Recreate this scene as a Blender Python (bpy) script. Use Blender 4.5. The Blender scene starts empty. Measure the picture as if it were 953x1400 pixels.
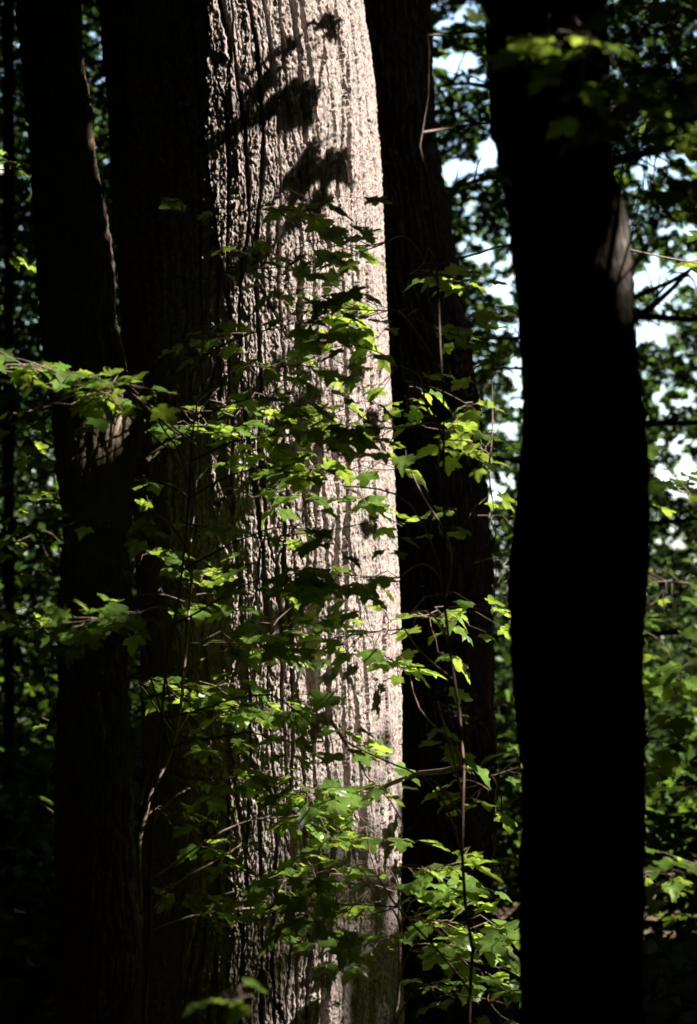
import bpy, math, random
import numpy as np
from mathutils import Vector

random.seed(7)
RNG = np.random.default_rng(7)
SC = bpy.context.scene
COL = SC.collection
rad = math.radians

# ------------------------------------------------------------------ camera
CAM = Vector((0, 0, 1.6))
PITCH = rad(3.0)
FPX = 100.0 / 36.0 * 1400.0          # focal length in photograph pixels
cp, sp = math.cos(PITCH), math.sin(PITCH)

def at(px, py, Y):
    """world point of photograph pixel (px, py) at distance Y in front of the camera"""
    dx, dz = (px - 476.5) / FPX, (700 - py) / FPX
    d = Vector((dx, cp - dz * sp, sp + dz * cp))
    return CAM + d * (Y / d.y)

def mpp(Y):
    return Y / FPX

cam_d = bpy.data.cameras.new('camera')
cam = bpy.data.objects.new('camera', cam_d); COL.objects.link(cam)
cam.location = CAM; cam.rotation_euler = (rad(90) + PITCH, 0, 0)
cam_d.lens = 100; cam_d.sensor_width = 36; cam_d.sensor_fit = 'AUTO'
cam_d.clip_start = 0.1; cam_d.clip_end = 3000
cam_d.dof.use_dof = True; cam_d.dof.focus_distance = 8.95; cam_d.dof.aperture_fstop = 4.6
SC.camera = cam

# ------------------------------------------------------------------ sun
AZ, EL = rad(74), rad(37)
S = Vector((math.sin(AZ) * math.cos(EL), -math.cos(AZ) * math.cos(EL), math.sin(EL)))
A = np.array([math.cos(AZ), math.sin(AZ), 0.0])                        # across the sun's rays, level
Bv = np.array(Vector((math.cos(AZ), math.sin(AZ), 0)).cross(S)); Bv = Bv if Bv[2] > 0 else -Bv
sl = bpy.data.lights.new('sun', 'SUN'); sl.energy = 5.0; sl.angle = rad(0.5); sl.color = (1.0, 0.93, 0.84)
so = bpy.data.objects.new('sun', sl); COL.objects.link(so)
so.rotation_euler = (-S).to_track_quat('-Z', 'Y').to_euler(); so.location = (20, -5, 30)

W = bpy.data.worlds.new('World'); SC.world = W; W.use_nodes = True
nt = W.node_tree; bg = nt.nodes['Background']
sky = nt.nodes.new('ShaderNodeTexSky'); sky.sky_type = 'NISHITA'; sky.sun_disc = False
sky.sun_elevation = EL; sky.sun_rotation = math.atan2(S.x, S.y)
nt.links.new(sky.outputs[0], bg.inputs[0]); bg.inputs[1].default_value = 0.15; sky.dust_density = 1.5; sky.ozone_density = 1.2; sky.air_density = 1.0

vs = SC.view_settings
vs.view_transform = 'Standard'; vs.look = 'None'; vs.gamma = 1.0; vs.use_curve_mapping = False
vs.exposure = 1.95
cy = SC.cycles
cy.use_denoising = True
cy.max_bounces = 6; cy.diffuse_bounces = 3; cy.transmission_bounces = 4; cy.glossy_bounces = 2
cy.sample_clamp_indirect = 4.0
cy.filter_width = 1.7

# ------------------------------------------------------------------ noise (numpy)
def hsh(*ii, seed=0):
    h = np.full(np.broadcast(*ii).shape, seed * 7919 + 12345, dtype=np.uint32)
    for k, i in zip((374761393, 668265263, 2246822519), ii):
        h = (h ^ (i.astype(np.int64).astype(np.uint32) * np.uint32(k))) * np.uint32(2654435761)
        h ^= h >> np.uint32(15)
    h *= np.uint32(2246822519); h ^= h >> np.uint32(13)
    return h.astype(np.float64) / 4294967295.0

def vnoise(*c, seed=0):
    fl = [np.floor(x) for x in c]
    fr = [x - f for x, f in zip(c, fl)]
    fr = [f * f * (3 - 2 * f) for f in fr]
    n = len(c); out = 0
    for m in range(1 << n):
        w = 1; idx = []
        for k in range(n):
            b = (m >> k) & 1
            w = w * (fr[k] if b else 1 - fr[k]); idx.append(fl[k] + b)
        out = out + w * hsh(*idx, seed=seed)
    return out * 2 - 1

def fbm(*c, seed=0, octv=4):
    o, a = 0, 0.5
    for k in range(octv):
        o = o + a * vnoise(*[x * 2 ** k for x in c], seed=seed + k); a *= 0.5
    return o

def worley(u, v, seed=0, across=False):
    """F1, F2, the cell value of the nearest feature point, and (across) how far the border nearby runs lengthwise: 1 a border along v, 0 across it"""
    iu, iv = np.floor(u), np.floor(v)
    f1 = np.full(u.shape, 9.0); f2 = f1.copy(); cid = np.zeros(u.shape)
    u1 = v1 = u2 = v2 = np.zeros(u.shape)
    for du in (-1, 0, 1):
        for dv in (-1, 0, 1):
            cu, cv = iu + du, iv + dv
            pu = cu + hsh(cu, cv, seed=seed); pv = cv + hsh(cu, cv, seed=seed + 1)
            d = np.hypot(pu - u, pv - v)
            near = d < f1
            if across:
                sec = ~near & (d < f2)
                u2 = np.where(near, u1, np.where(sec, pu, u2)); v2 = np.where(near, v1, np.where(sec, pv, v2))
                u1 = np.where(near, pu, u1); v1 = np.where(near, pv, v1)
            f2 = np.where(near, f1, np.minimum(f2, d))
            cid = np.where(near, hsh(cu, cv, seed=seed + 2), cid)
            f1 = np.where(near, d, f1)
    return f1, f2, cid, (np.abs(u2 - u1) / (np.hypot(u2 - u1, v2 - v1) + 1e-6) if across else None)

def sstep(a, b, x):
    t = np.clip((x - a) / (b - a), 0, 1)
    return t * t * (3 - 2 * t)

# ------------------------------------------------------------------ objects
def link(name, verts, faces, mat, parent=None, smooth=False):
    me = bpy.data.meshes.new(name)
    if isinstance(faces, np.ndarray):
        nf, k = faces.shape
        me.vertices.add(len(verts)); me.vertices.foreach_set('co', np.ascontiguousarray(verts, dtype=np.float32).ravel())
        me.loops.add(nf * k); me.loops.foreach_set('vertex_index', faces.astype(np.int32).ravel())
        me.polygons.add(nf); me.polygons.foreach_set('loop_start', np.arange(0, nf * k, k, dtype=np.int32))
        me.update(calc_edges=True)
    else:
        me.from_pydata(verts, [], faces); me.update()
    if smooth:
        me.polygons.foreach_set('use_smooth', np.ones(len(me.polygons), dtype=bool))
    me.materials.append(mat)
    o = bpy.data.objects.new(name, me); COL.objects.link(o)
    if parent is not None:
        o.parent = parent
        w = parent; off = Vector((0, 0, 0))
        while w is not None:
            off += w.location; w = w.parent
        me.transform(__import__('mathutils').Matrix.Translation(-off))
    return o

def thing(name, label, cat, loc, group=None):
    o = bpy.data.objects.new(name, None); COL.objects.link(o); o.location = loc; o.empty_display_size = 0.2
    o['label'] = label; o['category'] = cat
    if group: o['group'] = group
    return o

# ------------------------------------------------------------------ materials
def new_mat(name):
    m = bpy.data.materials.new(name); m.use_nodes = True
    n = m.node_tree.nodes; n.clear()
    return m, n, m.node_tree.links

def bark_mat(name, c0, c1, c2, sx, sz, bump, spots=None):
    m, n, l = new_mat(name)
    out = n.new('ShaderNodeOutputMaterial'); b = n.new('ShaderNodeBsdfPrincipled')
    b.inputs['Roughness'].default_value = 0.9; b.inputs['Specular IOR Level'].default_value = 0.15
    tc = n.new('ShaderNodeTexCoord'); mp = n.new('ShaderNodeMapping'); mp.inputs['Scale'].default_value = (sx, sx, sz)
    l.new(tc.outputs['Object'], mp.inputs[0])
    nz = n.new('ShaderNodeTexNoise'); nz.inputs['Scale'].default_value = 1; nz.inputs['Detail'].default_value = 8; nz.inputs['Roughness'].default_value = 0.65
    l.new(mp.outputs[0], nz.inputs['Vector'])
    cr = n.new('ShaderNodeValToRGB'); e = cr.color_ramp.elements
    e[0].position = 0.30; e[0].color = (*c0, 1); e[1].position = 0.72; e[1].color = (*c2, 1)
    x = cr.color_ramp.elements.new(0.5); x.color = (*c1, 1)
    l.new(nz.outputs[0], cr.inputs[0])
    col = cr.outputs[0]
    if spots:
        n2 = n.new('ShaderNodeTexNoise'); n2.inputs['Scale'].default_value = spots[1]; n2.inputs['Detail'].default_value = 5; n2.inputs['Roughness'].default_value = 0.7
        l.new(tc.outputs['Object'], n2.inputs['Vector'])
        r2 = n.new('ShaderNodeValToRGB'); r2.color_ramp.elements[0].position = spots[2]; r2.color_ramp.elements[1].position = spots[2] + 0.1
        l.new(n2.outputs[0], r2.inputs[0])
        mx = n.new('ShaderNodeMix'); mx.data_type = 'RGBA'; l.new(r2.outputs[0], mx.inputs[0]); l.new(col, mx.inputs[6]); mx.inputs[7].default_value = (*spots[0], 1)
        col = mx.outputs[2]
    l.new(col, b.inputs['Base Color'])
    nb = n.new('ShaderNodeTexNoise'); nb.inputs['Scale'].default_value = 2.2; nb.inputs['Detail'].default_value = 6; nb.inputs['Roughness'].default_value = 0.7
    l.new(mp.outputs[0], nb.inputs['Vector'])
    bp = n.new('ShaderNodeBump'); bp.inputs['Strength'].default_value = bump; bp.inputs['Distance'].default_value = 0.01
    l.new(nb.outputs[0], bp.inputs['Height']); l.new(bp.outputs[0], b.inputs['Normal'])
    l.new(b.outputs[0], out.inputs[0])
    return m

def leaf_mat(name, refl, trans, gloss=0.04, rough=0.35, var=0.35, age=None):
    m, n, l = new_mat(name)
    out = n.new('ShaderNodeOutputMaterial')
    geo = n.new('ShaderNodeNewGeometry')
    mr = n.new('ShaderNodeMapRange'); mr.inputs['To Min'].default_value = 1 - var; mr.inputs['To Max'].default_value = 1 + var
    l.new(geo.outputs['Random Per Island'], mr.inputs[0])
    tc = n.new('ShaderNodeTexCoord'); nz = n.new('ShaderNodeTexNoise'); nz.inputs['Scale'].default_value = 60; nz.inputs['Detail'].default_value = 3
    l.new(tc.outputs['Object'], nz.inputs['Vector'])
    mr2 = n.new('ShaderNodeMapRange'); mr2.inputs['To Min'].default_value = 0.7; mr2.inputs['To Max'].default_value = 1.3
    l.new(nz.outputs[0], mr2.inputs[0])
    mu = n.new('ShaderNodeMath'); mu.operation = 'MULTIPLY'; l.new(mr.outputs[0], mu.inputs[0]); l.new(mr2.outputs[0], mu.inputs[1])
    def scaled(c):
        v = n.new('ShaderNodeVectorMath'); v.operation = 'SCALE'; v.inputs[0].default_value = c; l.new(mu.outputs[0], v.inputs['Scale']); return v.outputs[0]
    d = n.new('ShaderNodeBsdfDiffuse'); l.new(scaled(refl), d.inputs[0])
    t = n.new('ShaderNodeBsdfTranslucent'); l.new(scaled(trans), t.inputs[0])
    ad = n.new('ShaderNodeAddShader'); l.new(d.outputs[0], ad.inputs[0]); l.new(t.outputs[0], ad.inputs[1])
    g = n.new('ShaderNodeBsdfGlossy'); g.inputs['Roughness'].default_value = rough; g.inputs[0].default_value = (1, 1, 1, 1)
    mx = n.new('ShaderNodeMixShader'); mx.inputs[0].default_value = gloss
    l.new(ad.outputs[0], mx.inputs[1]); l.new(g.outputs[0], mx.inputs[2]); l.new(mx.outputs[0], out.inputs[0])
    return m

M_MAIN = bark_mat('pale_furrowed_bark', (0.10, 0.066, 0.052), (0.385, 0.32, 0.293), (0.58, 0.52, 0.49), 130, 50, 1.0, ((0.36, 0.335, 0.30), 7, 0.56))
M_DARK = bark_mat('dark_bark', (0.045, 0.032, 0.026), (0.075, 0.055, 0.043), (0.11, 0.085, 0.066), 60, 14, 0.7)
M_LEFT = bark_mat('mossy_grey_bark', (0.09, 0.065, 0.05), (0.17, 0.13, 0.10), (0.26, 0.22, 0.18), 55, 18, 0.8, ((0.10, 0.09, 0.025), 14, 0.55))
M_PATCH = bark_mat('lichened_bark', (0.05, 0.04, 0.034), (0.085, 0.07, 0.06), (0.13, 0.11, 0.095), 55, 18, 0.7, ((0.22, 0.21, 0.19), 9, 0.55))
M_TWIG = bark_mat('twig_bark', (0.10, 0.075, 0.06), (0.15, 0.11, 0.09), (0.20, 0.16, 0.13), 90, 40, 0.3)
M_PALETWIG = bark_mat('pale_twig_bark', (0.22, 0.17, 0.13), (0.34, 0.27, 0.21), (0.45, 0.38, 0.31), 90, 40, 0.3)
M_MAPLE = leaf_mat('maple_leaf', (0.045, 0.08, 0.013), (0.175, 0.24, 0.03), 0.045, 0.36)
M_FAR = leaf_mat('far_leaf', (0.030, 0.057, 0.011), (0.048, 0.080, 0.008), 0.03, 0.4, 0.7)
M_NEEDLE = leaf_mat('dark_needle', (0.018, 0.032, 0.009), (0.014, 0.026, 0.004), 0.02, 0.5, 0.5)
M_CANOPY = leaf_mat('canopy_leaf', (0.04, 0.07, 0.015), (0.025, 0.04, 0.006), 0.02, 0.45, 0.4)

def ground_mat():
    m, n, l = new_mat('leaf_litter')
    out = n.new('ShaderNodeOutputMaterial'); b = n.new('ShaderNodeBsdfPrincipled'); b.inputs['Roughness'].default_value = 0.95
    tc = n.new('ShaderNodeTexCoord')
    v = n.new('ShaderNodeTexVoronoi'); v.inputs['Scale'].default_value = 14; l.new(tc.outputs['Object'], v.inputs['Vector'])
    nz = n.new('ShaderNodeTexNoise'); nz.inputs['Scale'].default_value = 1.3; nz.inputs['Detail'].default_value = 8; l.new(tc.outputs['Object'], nz.inputs['Vector'])
    cr = n.new('ShaderNodeValToRGB'); e = cr.color_ramp.elements
    e[0].color = (0.035, 0.022, 0.014, 1); e[1].color = (0.14, 0.085, 0.045, 1)
    mx = n.new('ShaderNodeMath'); mx.operation = 'MULTIPLY'; sep = n.new('ShaderNodeSeparateColor'); l.new(v.outputs['Color'], sep.inputs[0])
    l.new(sep.outputs[0], mx.inputs[0]); l.new(nz.outputs[0], mx.inputs[1]); mx2 = n.new('ShaderNodeMath'); mx2.operation = 'MULTIPLY'; mx2.inputs[1].default_value = 1.8
    l.new(mx.outputs[0], mx2.inputs[0]); l.new(mx2.outputs[0], cr.inputs[0]); l.new(cr.outputs[0], b.inputs['Base Color'])
    bp = n.new('ShaderNodeBump'); bp.inputs['Strength'].default_value = 0.8; bp.inputs['Distance'].default_value = 0.05
    l.new(v.outputs['Distance'], bp.inputs['Height']); l.new(bp.outputs[0], b.inputs['Normal']); l.new(b.outputs[0], out.inputs[0])
    return m
M_GROUND = ground_mat()

# ------------------------------------------------------------------ gaps cut in the canopy to steer where the sun falls
HV = np.array([math.sin(AZ), -math.cos(AZ), 0.0])
def ab(P):
    P = np.atleast_2d(np.array(P, dtype=float))
    return P @ A, P @ Bv

OPEN, LIT, DARK, SHADE, BRIGHT, FAR_SUN = [], [], [], [], [], []           # (a, b, radius, openness, only for the high roof); leaves in sun; leaves in shade
def open_at(P, r, q=1.0, roof=False):
    a, b = ab(P); OPEN.append((float(a[0]), float(b[0]), r, q, roof))

def open_line(P0, P1, r, q=1.0, roof=False):
    n = max(2, int((Vector(P1) - Vector(P0)).length / (r * 0.8)) + 1)
    for k in range(n):
        open_at(Vector(P0).lerp(Vector(P1), k / (n - 1)), r, q, roof)

def near_any(a, b, pts, r):
    out = np.zeros(len(a), bool)
    if not pts: return out
    qa, qb = ab(np.array(pts))
    for x, y in zip(qa, qb):
        out |= (np.abs(a - x) < r) & (np.abs(b - y) < r)
    return out

def closed_chance(P, pad, rng, low=False):
    """True for canopy leaves that stay"""
    P = np.asarray(P); a = P @ A; b = P @ Bv
    keep = np.ones(len(P))
    slot = np.zeros(len(P), bool)
    for (oa, ob, r, q, roof) in OPEN:
        if roof and low: continue
        d = np.hypot(a - oa, b - ob)
        if roof is None: slot |= d < r
        keep = np.where(d < r + pad, np.minimum(keep, 0 if roof else .5 * (1 - q) ** 2), keep)
    out = rng.random(len(P)) < keep
    s3 = np.array(S)
    for c, r in FAR_SUN:                                  # a clear way for the sun to a patch of leaves further back
        D = P - np.array(c); al = D @ s3
        out &= ~((al > .5) & (np.linalg.norm(D - al[:, None] * s3, axis=1) < r + pad))
    if low:
        out |= near_any(a, b, DARK, .045) & ~slot
        out &= ~near_any(a, b, LIT, .045)
        out |= near_any(a, b, SHADE, .058) & ~slot
        out &= ~near_any(a, b, BRIGHT, .05)
    return out

# ------------------------------------------------------------------ trunks
def interp_profile(prof, Y):
    """[(py, x_left, x_right)] -> arrays of z, cx, cy, r, ascending z"""
    rows = []
    for py, xl, xr in prof:
        c = at((xl + xr) / 2, py, Y); rows.append((c.z, c.x, c.y, (xr - xl) / 2 * mpp(Y)))
    rows.sort()
    return np.array(rows)

def trunk_mesh(prof, Y, ground_r, top, zfine, zstep, nfine, ncoarse, disp, fine_arc=rad(115), ground_dx=0.0):
    P = interp_profile(prof, Y)
    z0, zt = P[0, 0], P[-1, 0]
    # down to the ground with a flare, up to the crown with a taper
    lean = (P[-1, 1] - P[0, 1]) / (zt - z0)
    low = np.array([(-0.3, P[0, 1] - lean * (z0 + 0.3) + ground_dx, P[0, 2], ground_r * 1.25), (0.12, P[0, 1] - lean * (z0 - 0.12) + ground_dx * .5, P[0, 2], ground_r)])
    low = low[low[:, 0] < z0 - 0.05]
    hi = np.array([(top * .5 + zt * .5, P[-1, 1] + lean * (top - zt) * .5, P[-1, 2], P[-1, 3] * .75), (top, P[-1, 1] + lean * (top - zt), P[-1, 2], P[-1, 3] * .28)])
    P = np.vstack([low, P, hi])
    zz = np.concatenate([np.linspace(-0.3, zfine[0], 24, endpoint=False), np.arange(zfine[0], zfine[1], zstep), np.linspace(zfine[1], top, 60)])
    # smooth interpolation of the profile
    def it(k):
        y = np.interp(zz, P[:, 0], P[:, k])
        return y
    cx, cyy, r = it(1), it(2), it(3)
    ker = max(3, int(0.06 / zstep)) | 1
    def sm(x):
        xp = np.pad(x, ker // 2, mode='edge'); return np.convolve(xp, np.ones(ker) / ker, 'valid')
    cx, r = sm(cx), sm(r)
    ph = np.concatenate([np.linspace(-fine_arc, fine_arc, nfine), np.linspace(fine_arc, 2 * math.pi - fine_arc, ncoarse + 2)[1:-1]])
    PH, ZZ = np.meshgrid(ph, zz)
    phw = np.where(PH > math.pi, PH - 2 * math.pi, PH)
    R0 = float(np.median(P[:, 3]))
    h = disp(phw * R0, ZZ, phw)
    RR = r[:, None] + h
    X = cx[:, None] + RR * np.sin(PH); Yv = cyy[:, None] - RR * np.cos(PH)
    V = np.stack([X, Yv, ZZ], -1).reshape(-1, 3)
    nz_, nph = len(zz), len(ph)
    i = np.arange(nz_ - 1)[:, None] * nph; j = np.arange(nph)[None, :]; j2 = (j + 1) % nph
    F = np.stack([i + j, i + j2, i + nph + j2, i + nph + j], -1).reshape(-1, 4)
    return V, F

def main_bark(u, z, ph):
    wu = fbm(u * 4, z * 1.2, seed=3) * 0.040 + vnoise(u * 25, z * 6, seed=5) * 0.004 + vnoise(u * 80, z * 45, seed=6) * 0.0026 + vnoise(u * 170, z * 130, seed=7) * 0.0020
    uu = u + wu
    wz = fbm(u * 9, z * 3, seed=9) * 0.15
    f1, f2, cid, of = worley(uu / 0.052, (z + wz) / 0.66, seed=11, across=True)
    w = (0.165 + 0.15 * vnoise(u * 14, z * 4, seed=13)) * of ** 3
    ridge = sstep(w, w + 0.02 + 0.05 * of, f2 - f1)                      # long flat plates between steep furrows
    g1, g2, gid, of2 = worley((uu + 0.3) / 0.020, (z + wz * 1.5) / 0.22, seed=21, across=True)
    fine = sstep(0.06 * of2 ** 2, 0.03 + 0.10 * of2, g2 - g1)                        # narrow cracks in the plates
    c1, c2, cc, of5 = worley((uu + .9) / 0.034, (z + wu * 2) / 0.075, seed=27)
    cross = sstep(0.01, 0.06, c2 - c1)                       # cracks across them
    k1, k2, kid, of3 = worley((uu + .7) / 0.0075, z / 0.014, seed=31)    # flaky scales, each at its own height
    m1, m2, mid, of4 = worley(uu / 0.012, (z + wu * 3) / 0.045, seed=35)
    rough = fbm(u * 130, z * 100, seed=41, octv=3)
    deep = 0.9 + 0.45 * vnoise(u * 2.6, z * 0.9, seed=51)
    h = 0.038 * deep * (ridge - 0.85) + 0.009 * (cid - 0.5) * ridge
    h += ridge * (0.0085 * (fine - 0.8) * (.15 + gid) + 0.004 * (gid - .5) + 0.004 * (cross - .9) + .003 * (cc - .5)) + 0.0034 * (kid - .5) * (.3 + ridge) + .0034 * (mid - .5) * ridge + 0.0044 * rough
    h += 0.016 * fbm(u * 1.3, z * 0.7, seed=61)
    return h

def plain_bark(d, su, sz, seed, lump=0.0):
    def f(u, z, ph):
        wu = fbm(u * 8, z * 2.5, seed=seed) * 0.03
        f1, f2, c, _o = worley((u + wu) / su, (z + fbm(u * 9, z * 5, seed=seed + 4) * .08) / sz, seed=seed + 9)
        return d * (sstep(0, .4, f2 - f1) - .6) + d * .5 * (c - .5) + d * .9 * fbm(u * 70, z * 50, seed=seed + 13, octv=3) + d * .5 * (worley(u / .009, z / .02, seed=seed + 21)[2] - .5) + lump * fbm(u * 4, z * 3.5, seed=seed + 17)
    return f

# ------------------------------------------------------------------ tubes
def tube(points, radii, sides=7):
    pts = [Vector(p) for p in points]
    V, F = [], []
    prev = None
    for i, p in enumerate(pts):
        t = (pts[min(i + 1, len(pts) - 1)] - pts[max(i - 1, 0)])
        t = t.normalized() if t.length > 1e-9 else Vector((0, 0, 1))
        if prev is None:
            a = t.orthogonal().normalized()
        else:
            a = prev - t * prev.dot(t); a = a.normalized() if a.length > 1e-6 else t.orthogonal().normalized()
        prev = a; b = t.cross(a)
        for k in range(sides):
            an = 2 * math.pi * k / sides
            V.append(p + (a * math.cos(an) + b * math.sin(an)) * radii[i])
    for i in range(len(pts) - 1):
        for k in range(sides):
            k2 = (k + 1) % sides
            F.append((i * sides + k, i * sides + k2, (i + 1) * sides + k2, (i + 1) * sides + k))
    F.append(tuple(range(sides - 1, -1, -1))); n = (len(pts) - 1) * sides; F.append(tuple(n + k for k in range(sides)))
    return V, F

class MB:
    def __init__(s): s.V, s.F = [], []
    def add(s, vf):
        o = len(s.V); s.V += [tuple(v) for v in vf[0]]; s.F += [tuple(i + o for i in f) for f in vf[1]]
    def build(s, name, mat, parent=None, smooth=False): return link(name, s.V, s.F, mat, parent, smooth)

def wander(p0, p1, n, amt, rng, sag=0.0):
    """a gently bending path: two slow waves, no kinks"""
    p0, p1 = Vector(p0), Vector(p1); L = (p1 - p0).length; out = []
    w1, w2 = Vector(rng.normal(size=3)), Vector(rng.normal(size=3))
    for k in range(n + 1):
        t = k / n
        out.append(p0.lerp(p1, t) + (w1 * math.sin(math.pi * t) + w2 * .5 * math.sin(2 * math.pi * t)) * amt * L + Vector((0, 0, sag * L * math.sin(math.pi * t))))
    return out

# ------------------------------------------------------------------ leaves
HALF = [(0.0, 0.0), (0.10, -0.06), (0.24, -0.03), (0.36, 0.03), (0.33, 0.12), (0.31, 0.19), (0.42, 0.25), (0.51, 0.32), (0.59, 0.46), (0.48, 0.50), (0.42, 0.57),
        (0.31, 0.55), (0.23, 0.59), (0.24, 0.66), (0.28, 0.74), (0.19, 0.79), (0.11, 0.89), (0.0, 1.03)]
RING = np.array(HALF + [(-x, y) for x, y in HALF[-2:0:-1]])
def maple_leaf(p, tip, up, size, rng):
    """one lobed leaf: base p, tip direction, upward normal; folded along its midrib, drooping and curling"""
    tip = tip.normalized(); side = tip.cross(up).normalized(); nrm = side.cross(tip).normalized()
    fold = rng.uniform(0.02, 0.38); droop = rng.uniform(0.05, 0.45); curl = rng.uniform(-.1, .5); wv = rng.uniform(0.72, 1.12); skew = rng.normal() * .08
    ph = rng.uniform(0, 6.28); n = len(RING)
    lobes = 1 + rng.uniform(-.10, .10) * np.sin(np.arange(n) * 1.1 + ph)
    R = (RING - (0, .38)) * lobes[:, None] * (1 + rng.normal(0, .035, n))[:, None] + (0, .38)
    R[0] = (0, 0)
    mid = (R - (0, .38)) * .52 + (0, .38)
    Q = np.vstack([[(0, .38)], mid, R])
    x, y = Q[:, 0] * wv, Q[:, 1]
    z = np.sqrt(x * x + .004) * fold - droop * y * y - curl * x * x * 1.6 + 0.035 * np.sin(8 * (x + y) + ph) + .02 * np.sin(19 * x + ph * 2)
    P = np.array(p)[None] + (np.outer(x + skew * y, side) + np.outer(y, tip) + np.outer(z, nrm)) * size
    F = []
    for k in range(n):
        k2 = (k + 1) % n
        F.append((0, 1 + k2, 1 + k)); F.append((1 + k, 1 + k2, 1 + n + k2, 1 + n + k))
    return P, F

def kites(P, size, rng, flat=0.6, elong=0.62):
    """many small folded leaves at points P; sizes vary; returns verts, quads"""
    n = len(P)
    s = size * rng.uniform(0.65, 1.3, n)[:, None]
    az = rng.uniform(0, 2 * math.pi, n); dip = rng.normal(0.25, 0.45, n)
    t = np.stack([np.cos(az) * np.cos(dip), np.sin(az) * np.cos(dip), -np.sin(dip)], -1)
    up = np.stack([rng.normal(0, flat, n), rng.normal(0, flat, n), np.ones(n)], -1)
    sd = np.cross(t, up); sd /= np.linalg.norm(sd, axis=1)[:, None] + 1e-9
    nm = np.cross(sd, t)
    f = rng.uniform(0.02, 0.2, n)[:, None]
    base = P - t * s * .5
    V = np.stack([base, base + (t * .42 + sd * elong * .5 + nm * f) * s, base + t * s, base + (t * .42 - sd * elong * .5 + nm * f) * s], 1).reshape(-1, 3)
    F = np.arange(4 * n).reshape(-1, 4)
    return V, F

def note_leaf(c, lit):
    """sun falls in patches a hand or two wide, so neighbours share it"""
    q = ab(c); lit = lit if lit >= .5 or lit == 0 else lit * .6; v = .5 + .5 * float(vnoise(q[0] * 7, q[1] * 7, seed=77)[0]) * 1.25
    (BRIGHT if lit >= .5 and v < lit else LIT if v < lit else SHADE if lit < .12 else DARK).append(tuple(c))

# ------------------------------------------------------------------ saplings: a stem, branches, and each branch's leaves
def stem_pos(pts, z):
    for a, b in zip(pts, pts[1:]):
        if a.z <= z <= b.z: return a.lerp(b, (z - a.z) / max(1e-6, b.z - a.z))
    return pts[-1] if z > pts[-1].z else pts[0]

def spray(parent, stem, cl, seed):
    """one branch: leaves its stem, reaches the spot where the photograph shows it, carries a flat spray of leaves"""
    px0, py0, px1, py1, Y, n, th, size, lit = cl[:9]; n = int(n * (1.25 if Y < 8.3 and 330 < (cl[0] + cl[2]) / 2 < 660 else 1.5)); size *= .96 if lit >= .5 else .86
    spread = (cl[9] if len(cl) > 9 else 0.2) * 1.1
    rng = np.random.default_rng(seed)
    dY = rng.uniform(-.06, .06)
    r0, r1 = at(px0, py0, Y), at(px1, py1, Y + dY)
    if len(cl) > 10: r0, r1 = r0 + S * cl[10], r1 + S * cl[10]       # up towards the sun, so its shade falls there
    L = (r1 - r0).length
    mb, lf = MB(), MB()
    s0 = stem_pos(stem, r0.z - rng.uniform(.0, .10) - rng.uniform(.0, .3) * (r0 - stem_pos(stem, r0.z)).length)
    ax = wander(s0, r0, 7, .02, rng, .04)
    ax2 = wander(r0, r1, 8, .03, rng, .02)
    path = ax + ax2[1:]
    q = len(path)
    mb.add(tube(path, [0.0026 * (1 - k / q) + .0009 for k in range(q)], 6))
    axis = (r1 - r0).normalized()
    lat = Vector((0, 0, 1)).cross(axis).normalized()
    k = 0
    while k < n:
        t = rng.uniform(-0.02, 1.0)
        b0 = ax2[min(8, max(0, int(t * 8)))]
        sgn = rng.choice((-1, 1)); reach = abs(rng.normal(0, spread)) + .02
        e = r0.lerp(r1, t) + lat * sgn * reach + axis * reach * .35 + Vector((0, 0, rng.normal(0, th * mpp(Y) * .4)))
        tw = wander(b0, e, 3, .08, rng, .04)
        mb.add(tube(tw, [.0016, .0014, .0012, .0010], 4))
        for m in range(min(n - k, int(rng.integers(1, 4)))):
            sz = size * rng.uniform(.6, 1.15)
            d = (lat * sgn * rng.uniform(.1, 1) + axis * rng.uniform(-.5, 1.1) + Vector((rng.normal(0, .45), rng.normal(0, .35), 0)))
            d.z = 0; d = d.normalized() if d.length > .05 else axis.copy()
            d = (d + Vector((0, 0, rng.normal(-.20, .20)))).normalized()
            up = Vector((rng.normal(0.05, .22), rng.normal(-.08, .26), 1))
            p = e + d * rng.uniform(.015, .05) + Vector((rng.normal(0, .012), rng.normal(0, .02), rng.normal(0, .008)))
            mb.add(tube([e, e.lerp(p, .5) + Vector((0, 0, .004)), p], [.0009, .0008, .0008], 4))
            lf.add(maple_leaf(p, d, up, sz, rng)); k += 1; note_leaf(p + d * sz * .45, lit)
    br = mb.build('branch', M_TWIG, parent)
    lf.build('leaves', M_MAPLE, br, True)
    if lit:
        rr = max(0.05, th * mpp(Y) * .5)
        open_line(r0, r1, rr + .12, 1, True)
    return br

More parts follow.
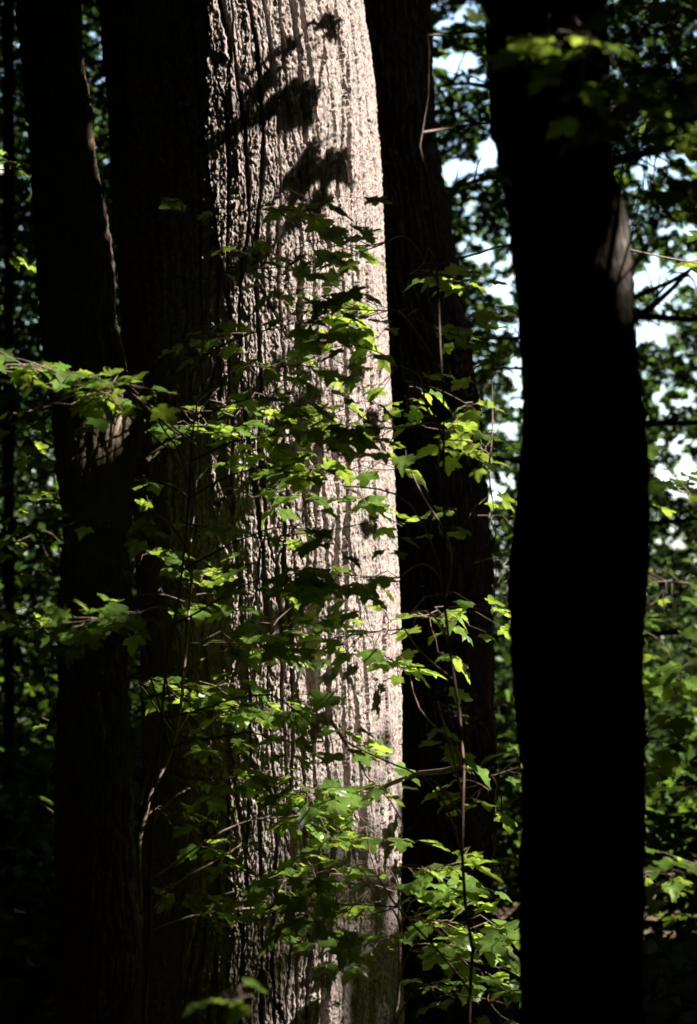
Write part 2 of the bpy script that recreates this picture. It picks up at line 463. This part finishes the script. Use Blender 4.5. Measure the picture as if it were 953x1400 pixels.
SEED = [100]
def sapling(label, stem_px, Y, clusters, stem_r=.006, ground_x=None, mat=None, name='sapling', cat='sapling', extra=None):
    pts = [at(x, y, (yy[0] if yy else Y)) for x, y, *yy in stem_px]
    base = Vector((pts[0].x if ground_x is None else ground_x, pts[0].y, -0.03))
    o = thing(name, label, cat, (base.x, base.y, 0), 'young broadleaf trees in the understorey')
    allp = [base]
    rng = np.random.default_rng(SEED[0])
    for p in pts:
        allp += wander(allp[-1], p, 4, .025, rng)[1:]
    n = len(allp)
    if not extra: SHADE.extend(tuple(allp[k].lerp(allp[k + 1], q)) for k in range(n - 1) for q in (0, .33, .67))
    mb = MB(); mb.add(tube(allp, [stem_r * (1 - .8 * k / n) for k in range(n)], 8))
    mb.build('stem', mat or M_TWIG, o, True)
    for c in clusters:
        SEED[0] += 1
        if 7.85 < c[4] < 9 and len(c) < 11:               # sunlit sprays stand further back than the shaded ones
            if c[8] <= .2: c = c[:4] + (7.4 if min(c[0], c[2]) < 190 else 8.1,) + c[5:]
            elif c[8] >= .85: c = c[:4] + (max(c[4], 8.6),) + c[5:]
        spray(o, allp, c, SEED[0])
    if extra: extra(o, allp)
    return o

# ================================================================== THE PLACE
# ground
def ground():
    n = 160
    g = np.sinh(np.linspace(-4.6, 4.6, n)) / np.sinh(4.6) * 900
    X, Y = np.meshgrid(g, g + 8)
    Z = 0.12 * fbm(X * .35, Y * .35, seed=70) * np.clip(np.hypot(X, Y - 9) / 3, 0.2, 1)
    V = np.stack([X, Y, Z], -1).reshape(-1, 3)
    i = np.arange(n - 1)[:, None] * n; j = np.arange(n - 1)[None, :]
    F = np.stack([i + j, i + j + 1, i + n + j + 1, i + n + j], -1).reshape(-1, 4)
    o = link('ground', V, F, M_GROUND, None, True); o['kind'] = 'structure'
ground()

YM = 9.5
MAIN = [(-60, 128, 490), (0, 134, 497), (100, 146, 512), (200, 154, 520), (300, 160, 525), (400, 166, 528), (500, 172, 532), (600, 178, 535), (700, 184, 541), (800, 190, 545),
        (900, 194, 547), (1000, 197, 549), (1100, 198, 549), (1200, 196, 547), (1300, 192, 546), (1400, 188, 547), (1460, 184, 549)]
zb, ztp = at(300, 1450, YM).z, at(300, -50, YM).z

# sunlight openings: the big trunk first
def open_trunk():
    for py in range(-420, 1480, 22):
        q = float(np.interp(py, (850, 940, 1060, 1140, 1200, 1260, 1450), (1, .85, .68, .5, .28, .12, .08)))
        for px in (375, 440, 500, 545):
            x = px + (py - 700) * .03
            u = min(.98, max(-.98, (x - 362 - (py - 700) * .03) / 182))
            P = at(x, py, YM - 0.45 * math.sqrt(1 - u * u))
            OPEN.append((float(ab(P)[0][0]), float(ab(P)[1][0]), 0.13, q, None))
open_trunk()

t_main = thing('tree', 'huge pale trunk with deeply furrowed bark in bright sun', 'tree', at(350, 1400, YM).xy.to_3d())
V, F = trunk_mesh(MAIN, YM, 0.50, 15, (zb, ztp), 0.0029, 860, 60, main_bark)
link('trunk', V, F, M_MAIN, t_main, False)

YL = 8.0
LEFT = [(-60, 18, 100), (0, 25, 107), (100, 34, 113), (200, 42, 122), (300, 50, 137), (350, 54, 146), (400, 58, 160), (450, 62, 167), (500, 68, 173), (540, 71, 184), (575, 74, 196), (610, 77, 190),
        (650, 79, 182), (760, 81, 178), (900, 82, 180), (1100, 80, 184), (1400, 76, 190)]
t_left = thing('tree', 'dark slim trunk at left with a mossy sunlit streak down its right edge', 'tree', at(130, 1400, YL).xy.to_3d())
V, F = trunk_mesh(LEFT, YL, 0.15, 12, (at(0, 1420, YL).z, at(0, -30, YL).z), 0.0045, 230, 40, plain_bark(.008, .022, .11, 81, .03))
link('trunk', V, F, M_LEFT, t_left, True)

YB = 12.0
BACK = [(-60, 415, 583), (0, 420, 588), (200, 425, 596), (300, 432, 612), (400, 442, 630), (500, 455, 645), (600, 468, 658), (700, 476, 667), (800, 480, 671), (900, 484, 675), (1000, 486, 677), (1100, 484, 674), (1200, 480, 672), (1400, 474, 674)]
t_back = thing('tree', 'dark trunk partly hidden behind the bright trunk, on its right', 'tree', at(570, 1400, YB).xy.to_3d())
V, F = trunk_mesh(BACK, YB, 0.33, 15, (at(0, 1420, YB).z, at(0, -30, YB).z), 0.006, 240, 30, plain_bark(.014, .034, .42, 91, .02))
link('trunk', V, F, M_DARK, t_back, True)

YR = 6.0
RIGHT = [(-60, 655, 826), (0, 662, 829), (100, 668, 830), (200, 680, 834), (260, 690, 848), (300, 697, 862), (400, 709, 867), (470, 716, 869), (540, 717, 880), (600, 714, 885), (650, 708, 886), (720, 700, 885),
         (800, 698, 884), (860, 699, 880), (950, 703, 877), (1050, 712, 876), (1150, 716, 877), (1300, 715, 877), (1400, 714, 876)]
t_right = thing('tree', 'black soft-edged foreground trunk on the right with a pale bark patch high up', 'tree', at(795, 1400, YR).xy.to_3d())
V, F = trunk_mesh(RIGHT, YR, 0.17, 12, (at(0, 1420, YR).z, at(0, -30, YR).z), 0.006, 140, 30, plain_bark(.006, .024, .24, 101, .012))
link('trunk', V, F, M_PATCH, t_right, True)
open_line(at(848, 290, YR - .05), at(850, 440, YR - .05), .08, 1, True)
for x, y in ((856, 300), (852, 345), (857, 395)): BRIGHT.append(tuple(at(x, y, YR - .09) + Vector(A * .034)))

# the right tree's low leafy branch, hanging in front of it, out of focus
rt_stem = [at(760, 1400, YR), at(800, 200, YR), at(800, -200, YR)]
for k, c in enumerate([(850, 60, 945, 10, 4.7, 16, 60, .075, .5, .15), (860, 130, 950, 95, 4.6, 16, 50, .075, .3, .15), (840, 190, 800, 190, 4.7, 9, 30, .07, .55, .1),
                       (860, 190, 945, 170, 4.6, 14, 50, .075, .3, .14), (885, 240, 935, 262, 4.7, 7, 40, .07, .4, .08), (800, 30, 840, 90, 4.8, 8, 60, .07, 0.1, .12), (820, 40, 720, 30, 4.8, 10, 50, .075, .6, .12), (830, 120, 770, 110, 4.7, 8, 50, .075, .6, .1), (900, 60, 940, 180, 4.7, 12, 60, .075, .2, .12)]):
    spray(t_right, rt_stem, c, 900 + k)

# ---------------------------------------------------------------- saplings with their leaf sprays
# (px0, py0, px1, py1, Y, leaves, thickness px, leaf size m, sun, spread m)
def left_extra(o, allp):
    rng = np.random.default_rng(5)
    mb = MB(); mb.add(tube([at(252, 596, 8.2), at(232, 600, 8.2), at(218, 612, 8.2), at(201, 628, 8.2)], [.003, .005, .009, .010], 8)); mb.add(tube(wander(at(252, 596, 8.2), at(300, 530, 8.3), 5, .04, rng), [.003, .003, .003, .002, .002, .002], 6))
    b = mb.build('broken_branch', M_PALETWIG, o); b['label'] = 'pale snapped branch end'
    open_line(at(235, 600, 8.2), at(201, 628, 8.2), .05, 1)
    mb = MB(); mb.add(tube(wander(at(192, 1100, 8.3), at(203, 1055, 8.28), 4, .03, rng), [.004, .004, .0035, .003, .002], 6))
    mb.build('side_shoot', M_PALETWIG, o)
    for k in range(9): BRIGHT.append(tuple(at(190, 1150, 8.35).lerp(at(236, 1015, 8.35), k / 8)))
    for k in range(5): BRIGHT.append(tuple(at(238, 600, 8.2).lerp(at(201, 628, 8.2), k / 4)))

sapling('slender sapling with pale bare lower stem between left trunk and bright trunk',
        [(186, 1300), (191, 1145), (205, 1085), (236, 1020), (250, 930), (262, 800), (268, 650), (272, 560)], 8.35, [
    (150, 540, 20, 505, 7.4, 22, 26, .085, .55, .18), (165, 545, 240, 585, 7.9, 12, 26, .085, .86, .12), (250, 560, 345, 560, 8.3, 16, 45, .085, .86, .2), (255, 590, 335, 592, 8.3, 9, 18, .08, 1, .15),
    (195, 650, 215, 675, 8.2, 4, 12, .08, 1, .05), (250, 715, 375, 738, 8.5, 10, 22, .08, 0, .2), (190, 772, 270, 795, 8.2, 15, 34, .085, 1, .18), (190, 815, 275, 828, 8.25, 6, 14, .08, .9, .12),
    (190, 935, 300, 945, 8.3, 16, 26, .085, .86, .2), (260, 975, 380, 965, 8.4, 22, 30, .09, .86, .2), (245, 1005, 335, 1015, 8.4, 10, 26, .08, .3, .18), (200, 845, 85, 845, 7.4, 14, 26, .085, .35, .2), (260, 880, 385, 880, 8.4, 14, 34, .085, .4, .2),
    (215, 1105, 268, 1130, 8.4, 6, 26, .07, .3, .1), (300, 620, 350, 632, 8.4, 5, 14, .08, .9, .1), (200, 850, 60, 880, 7.4, 14, 40, .085, .3, .2), (210, 700, 120, 720, 8.1, 8, 40, .085, .05, .2), (240, 1060, 330, 1070, 8.3, 10, 30, .08, .1, .15), (215, 1200, 260, 1240, 8.2, 7, 50, .08, .1, .15), (150, 530, 60, 560, 7.4, 12, 60, .08, .3, .2), (215, 535, 95, 522, 7.4, 14, 26, .085, .6, .1), (70, 505, -20, 498, 7.4, 10, 30, .085, .5, .12), (190, 838, 70, 850, 7.4, 12, 24, .085, .5, .1)], 0.009, None, M_PALETWIG, extra=left_extra)

sapling('sapling in the shade before the bright trunk, its upper tiers dark against the lit bark',
        [(205, 1300), (228, 900), (262, 600), (300, 280)], 8.1, [
    (330, 290, 425, 288, 8.25, 14, 40, .085, 0, .18), (320, 285, 268, 280, 8.25, 4, 14, .085, .0, .1), (315, 365, 400, 365, 8.25, 18, 46, .085, 0, .18), (340, 455, 275, 458, 8.6, 9, 26, .08, .35, .15),
    (345, 455, 470, 440, 8.3, 26, 56, .088, 0, .2), (340, 545, 420, 560, 8.4, 14, 40, .085, .1, .2), (345, 680, 408, 670, 8.6, 12, 42, .085, 1, .16), (350, 640, 440, 650, 8.4, 12, 26, .085, .1, .16),
    (360, 790, 470, 795, 8.3, 18, 30, .085, 0, .2), (330, 1060, 430, 1085, 8.55, 22, 50, .09, 1, .2), (345, 1120, 430, 1110, 8.6, 16, 44, .09, .86, .2), (335, 1150, 295, 1152, 8.5, 5, 12, .085, 1, .08),
    (360, 1240, 430, 1265, 8.6, 10, 40, .08, .5, .18), (370, 950, 440, 1000, 8.5, 11, 44, .085, .2, .15), (340, 500, 450, 505, 8.4, 16, 40, .08, 0, .2), (350, 600, 450, 590, 8.35, 14, 40, .08, .0, .2), (350, 730, 440, 720, 8.4, 9, 26, .08, 0, .2), (350, 880, 440, 850, 8.5, 14, 46, .085, .3, .2), (340, 1000, 420, 1030, 8.5, 8, 40, .085, 0, .15)], .006)

leafy = sapling('leafy sapling right of the bright trunk reaching its branches across it',
        [(646, 1300), (634, 1050), (610, 760), (602, 480), (574, 200), (566, -60), (600, -420)], 7.2, [
    (530, 330, 432, 345, 8.25, 16, 52, .09, 0, .2), (560, 375, 645, 372, 8.35, 12, 44, .085, .0, .08), (545, 425, 440, 420, 8.3, 26, 56, .09, 0, .22), (560, 430, 650, 470, 8.3, 12, 60, .085, .0, .08),
    (555, 520, 650, 560, 8.3, 16, 60, .085, .0, .12), (545, 500, 470, 470, 8.3, 14, 40, .085, 0, .2), (540, 585, 440, 600, 8.3, 34, 60, .09, 0, .22), (560, 640, 495, 640, 8.7, 6, 30, .1, .45, .12),
    (470, 665, 550, 720, 8.6, 6, 34, .1, .95, .06), (545, 790, 385, 790, 8.3, 24, 26, .09, 0, .2), (560, 840, 630, 850, 8.8, 16, 52, .088, 1, .16), (550, 860, 400, 880, 8.5, 20, 56, .088, .25, .2),
    (560, 920, 520, 900, 8.7, 7, 34, .085, .9, .1), (552, 1066, 430, 1142, 8.6, 10, 26, .085, .8, .12), (470, 1012, 520, 1045, 8.6, 6, 34, .085, .9, .08), (500, 1130, 530, 1145, 8.6, 6, 16, .09, 1, .08),
    (480, 25, 420, 60, 9.1, 4, 60, .115, 1, .05, 1.1), (530, 5, 500, 20, 9.1, 2, 30, .12, 1, .04, 1.1), (540, 115, 500, 150, 9.1, 3, 50, .125, 1, .04, 1.1), (470, 265, 380, 290, 9.1, 7, 30, .1, 1, .1, 1.7),
    (500, 600, 420, 610, 9.1, 12, 40, .1, 1, .12, 1.6), (520, 780, 430, 770, 9.1, 9, 26, .1, 1, .12, 1.6), (540, 440, 440, 450, 9.1, 9, 40, .1, 1, .12, 1.7),
     (600, 600, 660, 610, 8.3, 10, 50, .085, .0, .12), (600, 720, 650, 700, 8.3, 6, 40, .085, .0, .12), (600, 960, 640, 990, 8.3, 8, 50, .085, .0, .12)]
, .005)

rng_b = np.random.default_rng(44)
for pp, r0 in (([(634, 1050), (590, 1056), (548, 1066), (500, 1092), (470, 1125), (428, 1145)], .0095), ([(452, 985), (478, 1022), (502, 1062), (548, 1120)], .006)):
    q = [at(x, y, 8.15 + .55 * min(1, k / 2) if x < 640 and len(pp) > 4 else 8.72) for k, (x, y) in enumerate(pp)]
    w = [q[0]]
    for e in q[1:]: w += wander(w[-1], e, 3, .04, rng_b)[1:]
    mb = MB(); mb.add(tube(w, [r0 * (1 - .6 * k / len(w)) for k in range(len(w))], 8)); bb = mb.build('branch', M_TWIG, leafy, True); bb['label'] = 'bare dark branch crossing the bright trunk'

sapling('low bushy sapling at the foot of the bright trunk with glowing yellow-green leaves',
        [(540, 1390), (548, 1280), (540, 1190)], 8.7, [
    (530, 1185, 610, 1190, 8.6, 18, 40, .088, 1, .14), (540, 1215, 345, 1210, 8.5, 40, 56, .088, .45, .22), (550, 1255, 715, 1285, 8.5, 44, 46, .092, .86, .22), (560, 1300, 680, 1320, 8.6, 26, 40, .085, .7, .22),
    (545, 1240, 400, 1235, 8.4, 26, 50, .085, .2, .22), (560, 1350, 700, 1375, 8.6, 18, 44, .085, .2, .22), (545, 1280, 480, 1300, 8.6, 10, 34, .085, .3, .15)], .007)

sapling('thin dark sapling between the two dark trunks on the right',
        [(680, 1350), (676, 1100), (672, 900), (668, 640)], 10.2, [
    (672, 1060, 712, 1050, 9.4, 8, 44, .09, .7, .12), (668, 1080, 620, 1060, 9.4, 8, 44, .09, .5, .12), (672, 1190, 712, 1200, 9.5, 5, 30, .08, .3, .1), (668, 620, 620, 600, 10.5, 12, 60, .09, .0, .1), (672, 500, 715, 470, 10.5, 8, 60, .09, .0, .1),
    (672, 700, 715, 690, 10.4, 9, 60, .09, .2, .1), (672, 800, 705, 790, 10.3, 7, 50, .09, .1, .1)], .006)

sapling('out-of-focus sapling by the right edge beyond the foreground trunk',
        [(965, 1350), (972, 1000), (968, 700), (975, 560)], 7.0, [
    (960, 680, 895, 660, 6.9, 10, 60, .085, .7, .15), (960, 800, 885, 800, 6.9, 16, 60, .085, 1, .15), (960, 930, 890, 900, 6.9, 14, 60, .09, .7, .15), (965, 1190, 890, 1210, 6.9, 16, 70, .09, .85, .15), (960, 1080, 900, 1050, 6.9, 9, 60, .085, .3, .15)], .007)

sapling('sapling by the left edge, half its leaves cut off by the frame',
        [(-25, 1300), (-20, 900), (-15, 640), (-18, 240)], 10.6, [
    (-10, 605, 75, 620, 10.6, 14, 50, .09, .2, .2), (-10, 670, 80, 680, 10.5, 9, 30, .09, .5, .15), (-10, 745, 70, 740, 10.6, 12, 50, .085, .2, .2), (-15, 830, 60, 850, 10.5, 12, 60, .085, .4, .2), (-15, 960, 70, 955, 10.5, 10, 50, .08, .4, .2), (-15, 520, 60, 530, 10.5, 10, 50, .085, .0, .2), (-15, 1080, 60, 1100, 10.4, 8, 50, .08, .2, .2), (-15, 230, 40, 235, 10.6, 8, 40, .08, .5, .15), (-15, 340, 40, 350, 10.6, 8, 50, .08, .3, .15)], .009)

sapling('small blurred seedling leaf low in the foreground',
        [(300, 1560), (310, 1400)], 5.0, [(312, 1372, 345, 1360, 5.0, 3, 12, .085, 1, .02)], .004, name='seedling', cat='seedling')

mb = MB()
for pp in ([(133, 562), (140, 590), (147, 616)], [(166, 568), (157, 590), (147, 614)], [(150, 540), (153, 565), (148, 590)]):
    w = [at(x, y, YL - .104 + abs(x - 132) * .0002) for x, y in pp]; mb.add(tube(w, [.006, .009, .005], 7))
mb.build('bark_scar', M_PALETWIG, t_left, True)
# the rest of the dark trunks stays in the shade
def shade(prof, Y, x_of):
    for py in range(-30, 1430, 22):
        xl = float(np.interp(py, [p[0] for p in prof], [p[1] for p in prof])); xr = float(np.interp(py, [p[0] for p in prof], [p[2] for p in prof]))
        for f in x_of(py):
            u = f * 2 - 1; SHADE.append(tuple(at(xl + (xr - xl) * f, py, Y - math.sqrt(max(0, 1 - u * u)) * (xr - xl) / 2 * mpp(Y))))
shade(LEFT, YL, lambda py: (.2, .45, .62) if py < 505 else (.2, .4) if py < 600 else (.2, .5, .75, .95))
shade(RIGHT, YR, lambda py: (.2, .5, .8, .97) if py < 270 or py > 460 else (.2, .45))
shade(BACK, YB, lambda py: (.55, .7, .85, .97))
def open_streak(pts, r, q):
    for (x0, y0), (x1, y1) in zip(pts, pts[1:]):
        open_line(at(x0, y0, YL) + Vector(A * (r + .012)), at(x1, y1, YL) + Vector(A * (r + .012)), r, q, True)
open_streak([(66, 0), (82, 200), (93, 300)], .07, .5)          # the streak of sun down the left trunk's edge
open_streak([(93, 300), (107, 400), (120, 500)], .09, 1)
for x, y in ((106, 20), (110, 90), (113, 130), (120, 215), (118, 250), (128, 300), (135, 340), (143, 370), (150, 400), (154, 430), (158, 460), (163, 490), (165, 515)): BRIGHT.append(tuple(at(x, y, YL - .03) + Vector(A * .062)))
for x, y in ((160, 540), (172, 565), (150, 572), (147, 605)): BRIGHT.append(tuple(at(x, y, YL - .09)))

# ---------------------------------------------------------------- crowns overhead
def crown(parent, c, rx, rz, n, size, seed):
    rng = np.random.default_rng(seed)
    d = rng.normal(size=(n * 2, 3)); d /= np.linalg.norm(d, axis=1)[:, None]
    r = rng.random(n * 2) ** .45
    P = d * r[:, None] * np.array([rx, rx, rz]) + np.array(c)
    dens = fbm(P[:, 0] * .6, P[:, 1] * .6, P[:, 2] * .8, seed=seed, octv=2)
    P = P[dens > -.12][:n]
    P = P[closed_chance(P, size * .5, rng)]
    V, F = kites(P, size, rng, .45, .75)
    return link('crown', V, F, M_CANOPY, parent)

crown(t_main, (-.7, 10, 13), 5.5, 4.5, 9000, .30, 301)
crown(t_left, (-2.0, 7, 10.5), 4, 3, 6000, .30, 302)
crown(t_back, (0.8, 14, 13), 5, 4.5, 8000, .30, 303)
crown(t_right, (1.2, 5, 10.5), 4.5, 3, 7000, .30, 304)

# ---------------------------------------------------------------- trees further back
def far_tree(name, label, cat, prof, Y, top, crown_c, crown_r, n, seed, branches=()):
    t = thing(name, label, cat, at(prof[-1][1], 1200, Y).xy.to_3d(), 'trees further back in the wood')
    V, F = trunk_mesh(prof, Y, (prof[-1][2] - prof[-1][1]) / 2 * mpp(Y) * 1.2, top, (at(0, 1400, Y).z if at(0, 1400, Y).z > .2 else .2, at(0, -30, Y).z), .02, 40, 14, plain_bark(.006, .04, .2, seed, .02))
    link('trunk', V, F, M_DARK, t, True)
    rng = np.random.default_rng(seed)
    for (x0, y0, x1, y1, dY, r) in branches:
        p0, p1 = at(x0, y0, Y), at(x1, y1, Y + dY)
        mb = MB(); w = wander(p0, p1, 8, .03, rng, .01); mb.add(tube(w, [r * (1 - .85 * k / 8) for k in range(9)], 7))
        for k in range(2, 9):
            for q in range(2):
                e = w[k] + Vector((rng.normal(0, .12), rng.normal(0, .2), rng.normal(0, .1))); mb.add(tube([w[k], w[k].lerp(e, .5) + Vector((0, 0, .02)), e], [r * .25, r * .2, r * .12], 4))
        mb.build('branch', M_DARK, t)
    d = rng.normal(size=(n, 3)); d /= np.linalg.norm(d, axis=1)[:, None]
    P = d * (rng.random(n) ** .4)[:, None] * np.array(crown_r) + np.array(crown_c)
    P = P[fbm(P[:, 0] * .8, P[:, 1] * .8, P[:, 2] * 1.1, seed=seed, octv=2) > -.1]
    P = P[closed_chance(P, .15, rng)]
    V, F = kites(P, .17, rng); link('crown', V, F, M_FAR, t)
    return t

far_tree('tree', 'thin dark trunk at the far left edge beyond the leaves', 'tree', [(-60, 4, 18), (500, 5, 20), (1300, 4, 22)], 17, 13, (-2.5, 17, 10), (2.6, 2.6, 4), 9000, 401)
far_tree('tree', 'tree beyond the foreground trunk with bare level branches against the sky', 'tree', [(-60, 762, 812), (500, 764, 818), (1300, 766, 826)], 15, 13, (1.3, 15.5, 10), (3, 3, 3.2), 9000, 402,
         [(800, 480, 985, 320, .6, .03), (800, 455, 990, 330, -.4, .022), (800, 440, 1000, 432, .3, .03), (800, 230, 1010, 200, .4, .035), (790, 500, 660, 508, .5, .02), (800, 600, 1000, 580, .4, .03), (790, 480, 640, 462, .8, .02), (800, 720, 1000, 705, .5, .025), (790, 640, 650, 628, .6, .018), (800, 880, 1000, 860, .4, .025), (770, 110, 600, 120, .5, .03), (770, 250, 600, 262, .5, .03)])
# patches of sun let down onto the leaves further back
for x, y, Y, r in ((920, 920, 22, .35), (690, 545, 24, .35), (695, 900, 22, .3), (30, 225, 21, .15), (40, 650, 22, .16), (30, 790, 20, .16), (915, 980, 24, .3), (900, 850, 20, .3), (930, 1060, 19, .3), (905, 1150, 18, .3), (700, 800, 20, .2), (700, 620, 22, .3), (690, 690, 26, .3), (920, 1220, 17, .3), (60, 960, 20, .2), (905, 740, 24, .3), (925, 560, 24, .25)):
    FAR_SUN.append((at(x, y, Y), r * 1.5))

# ---------------------------------------------------------------- the wood around, one leafy mass
# where the sky shows between the boughs: centre, half sizes, how open
SKY_GAPS = [(616, 92, 34, 15, 1), (640, 80, 22, 12, .95), (652, 112, 14, 12, .8), (634, 235, 32, 20, 1), (668, 212, 18, 24, .97), (655, 250, 18, 8, .9), (668, 350, 46, 36, .62), (690, 395, 34, 26, .62), (698, 452, 26, 16, .95), (706, 510, 16, 28, 1),
            (694, 560, 28, 34, .5), (686, 660, 28, 32, .75), (622, 24, 34, 26, .5), (625, 150, 34, 40, .22), (640, 285, 36, 20, .35), (910, 388, 50, 36, .9), (945, 372, 20, 30, 1), (900, 465, 36, 32, .65), (895, 228, 66, 36, .5), (930, 80, 30, 14, .3),
            (920, 540, 36, 36, .4), (920, 605, 34, 16, .6), (928, 658, 36, 28, .95), (920, 730, 36, 24, .45), (865, 286, 26, 16, .3), (915, 325, 46, 18, .4), (690, 5, 10, 5, .4), (15, 180, 20, 60, .12), (70, 660, 6, 8, .9), (12, 760, 8, 8, .5), (50, 780, 10, 8, .5)]
def sky_gap(P, rng):
    """True where a leaf is missing because a gap in the boughs runs through there"""
    px, py = px_of(P)
    ed = fbm(px * .06, py * .06, seed=520, octv=3); sp = vnoise(px * .075, py * .085, seed=523) * .6 + vnoise(px * .16, py * .18, seed=524) * .4
    op = np.zeros(len(P))
    for gx, gy, gr, gh, o in SKY_GAPS:
        d = np.hypot((px - gx) / gr, (py - gy) / gh) * 1.12 + ed * 1.0
        op = np.maximum(op, np.where(d < 1, o, 0))
    return (op > 0) & (sp < (op - .5) * 1.25 + (op > .94) * .25)
def px_of(P):
    d = P - np.array(CAM)
    f = d[:, 1] * cp + d[:, 2] * sp; u = -d[:, 1] * sp + d[:, 2] * cp
    return 476.5 + d[:, 0] / f * FPX, 700 - u / f * FPX

_b = [o[1] for o in OPEN]; BWIN = (min(_b) - .7, max(_b) + .4)
print('BWIN', BWIN, min(o[0] for o in OPEN), max(o[0] for o in OPEN))
def wood():
    rng = np.random.default_rng(500)
    out = []
    # leaf mass ahead
    def band(n, y0, y1, hw, z1, thr, size, low=0.0):
        Y = rng.uniform(y0, y1, n); X = rng.uniform(-1, 1, n) * hw; Z = rng.uniform(low, z1, n)
        P = np.stack([X, Y, Z], -1)
        den = fbm(X * .7, Y * .5, Z * .9, seed=510, octv=3) + .25 * vnoise(X * 3, Y * 3, Z * 4, seed=515)
        px, py = px_of(P)
        P = P[den > thr]
        P = P[~sky_gap(P, rng)]
        P = P[closed_chance(P, .1, rng)]
        out.append(kites(P, size, rng))
    # a thin screen of leaves in front of the conifers, some of it in the sun
    n = 26000
    P = np.stack([rng.uniform(-1, 1, n), rng.uniform(16.5, 20.5, n), rng.uniform(0, 8, n)], -1); P[:, 0] *= P[:, 1] * .24
    P = P[(fbm(P[:, 0] * .9, P[:, 1] * .7, P[:, 2] * 1.6, seed=540, octv=3) > .06 + .02 * P[:, 2])]
    P = P[~sky_gap(P, rng) & closed_chance(P, .05, rng)]
    out.append(kites(P, .085, rng))
    band(120000, 19, 27, 11, 9, -.10, .10)
    band(140000, 27, 40, 16, 13, -.10, .13)
    band(60000, 40, 60, 22, 13, -.3, .35)
    n = 60000                                         # a thicker stand on the left
    P = np.stack([rng.uniform(-13, -1.2, n), rng.uniform(18, 40, n), rng.uniform(0, 13, n)], -1)
    P = P[P[:, 0] < -.06 * P[:, 1]]
    P = P[fbm(P[:, 0] * .9, P[:, 1] * .6, P[:, 2] * 1.1, seed=530, octv=3) > -.2]
    out.append(kites(P[closed_chance(P, .1, rng)], .16, rng))
    V = np.vstack([o[0] for o in out]); F = np.arange(len(V)).reshape(-1, 4)
    # dark, fine-needled boughs in level tiers
    n = 520000
    P = np.stack([rng.uniform(-1, 1, n), rng.uniform(21.5, 25, n), rng.uniform(0, 9.5, n) ** 1.0], -1); P[:, 0] *= P[:, 1] * .25
    den = fbm(P[:, 0] * 1.0, P[:, 1] * .8, P[:, 2] * 3.0, seed=550, octv=3)
    P = P[den > -.22]
    P = P[~sky_gap(P, rng)]
    P = P[closed_chance(P, .05, rng)]
    V3, F3 = kites(P, .068, rng, .5, .5)
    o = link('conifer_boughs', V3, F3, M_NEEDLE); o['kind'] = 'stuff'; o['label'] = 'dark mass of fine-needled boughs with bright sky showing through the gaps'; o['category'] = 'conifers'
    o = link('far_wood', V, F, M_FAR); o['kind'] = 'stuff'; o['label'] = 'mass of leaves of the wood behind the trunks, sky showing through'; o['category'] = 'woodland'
    # roof of leaves and the wood at the sides and behind
    out = []
    n = 190000
    r = np.sqrt(rng.random(n)) * 26; th = rng.uniform(0, 2 * math.pi, n)
    P = np.stack([r * np.cos(th), 5 + r * np.sin(th), rng.uniform(9, 15, n)], -1)
    P = P[~((P[:, 1] > 18) & (rng.random(n) < .3))]
    out.append(P[closed_chance(P, .42, rng)])
    n = 120000
    th = rng.uniform(0, 2 * math.pi, n); r = rng.uniform(15, 26, n)
    P = np.stack([r * np.cos(th), 5 + r * np.sin(th), rng.uniform(0, 13, n)], -1)
    ang = np.abs(np.arctan2(P[:, 0], P[:, 1]))
    P = P[(ang > rad(24))]
    out.append(P[closed_chance(P, .42, rng)])
    P = np.vstack(out); V, F = kites(P, .8, rng, .5, .9)
    # unseen layer of small leaves added to mask the sun, open at chosen gaps
    n = 95000
    a = rng.uniform(4.2, 10.0, n); b = rng.uniform(*BWIN, n); z = rng.uniform(6.0, 8.2, n)
    al = (b - z * Bv[2]) / float(np.dot(Bv, HV))
    P = a[:, None] * A + al[:, None] * HV + z[:, None] * np.array([0, 0, 1.0])
    P = P[closed_chance(P, .035, rng, True)]
    V2, _ = kites(P, .13, rng, .5, .8)
    V = np.vstack([V, V2]); F = np.arange(len(V)).reshape(-1, 4)
    o = link('canopy_and_sun_mask', V, F, M_CANOPY); o['kind'] = 'stuff'; o['label'] = 'closed leaf canopy of the surrounding wood overhead, plus unseen leaves added to mask the sun'; o['category'] = 'canopy'
wood()

def undergrowth():
    rng = np.random.default_rng(600)
    n = 90000
    Y = rng.uniform(11.5, 34, n); X = rng.uniform(-1, 1, n) * (3 + Y * .3); top = .35 + 1.0 * np.clip(.5 + fbm(X * .8, Y * .8, seed=610, octv=3) * 1.4, 0, 1) + (Y - 11) * .02
    P = np.stack([X, Y, rng.random(n) ** .8 * top], -1)
    P = P[closed_chance(P, .05, rng)]
    V, F = kites(P, .10, rng); o = link('undergrowth', V, F, M_FAR); o['kind'] = 'stuff'; o['label'] = 'low leafy undergrowth on the shaded forest floor'; o['category'] = 'undergrowth'
undergrowth()
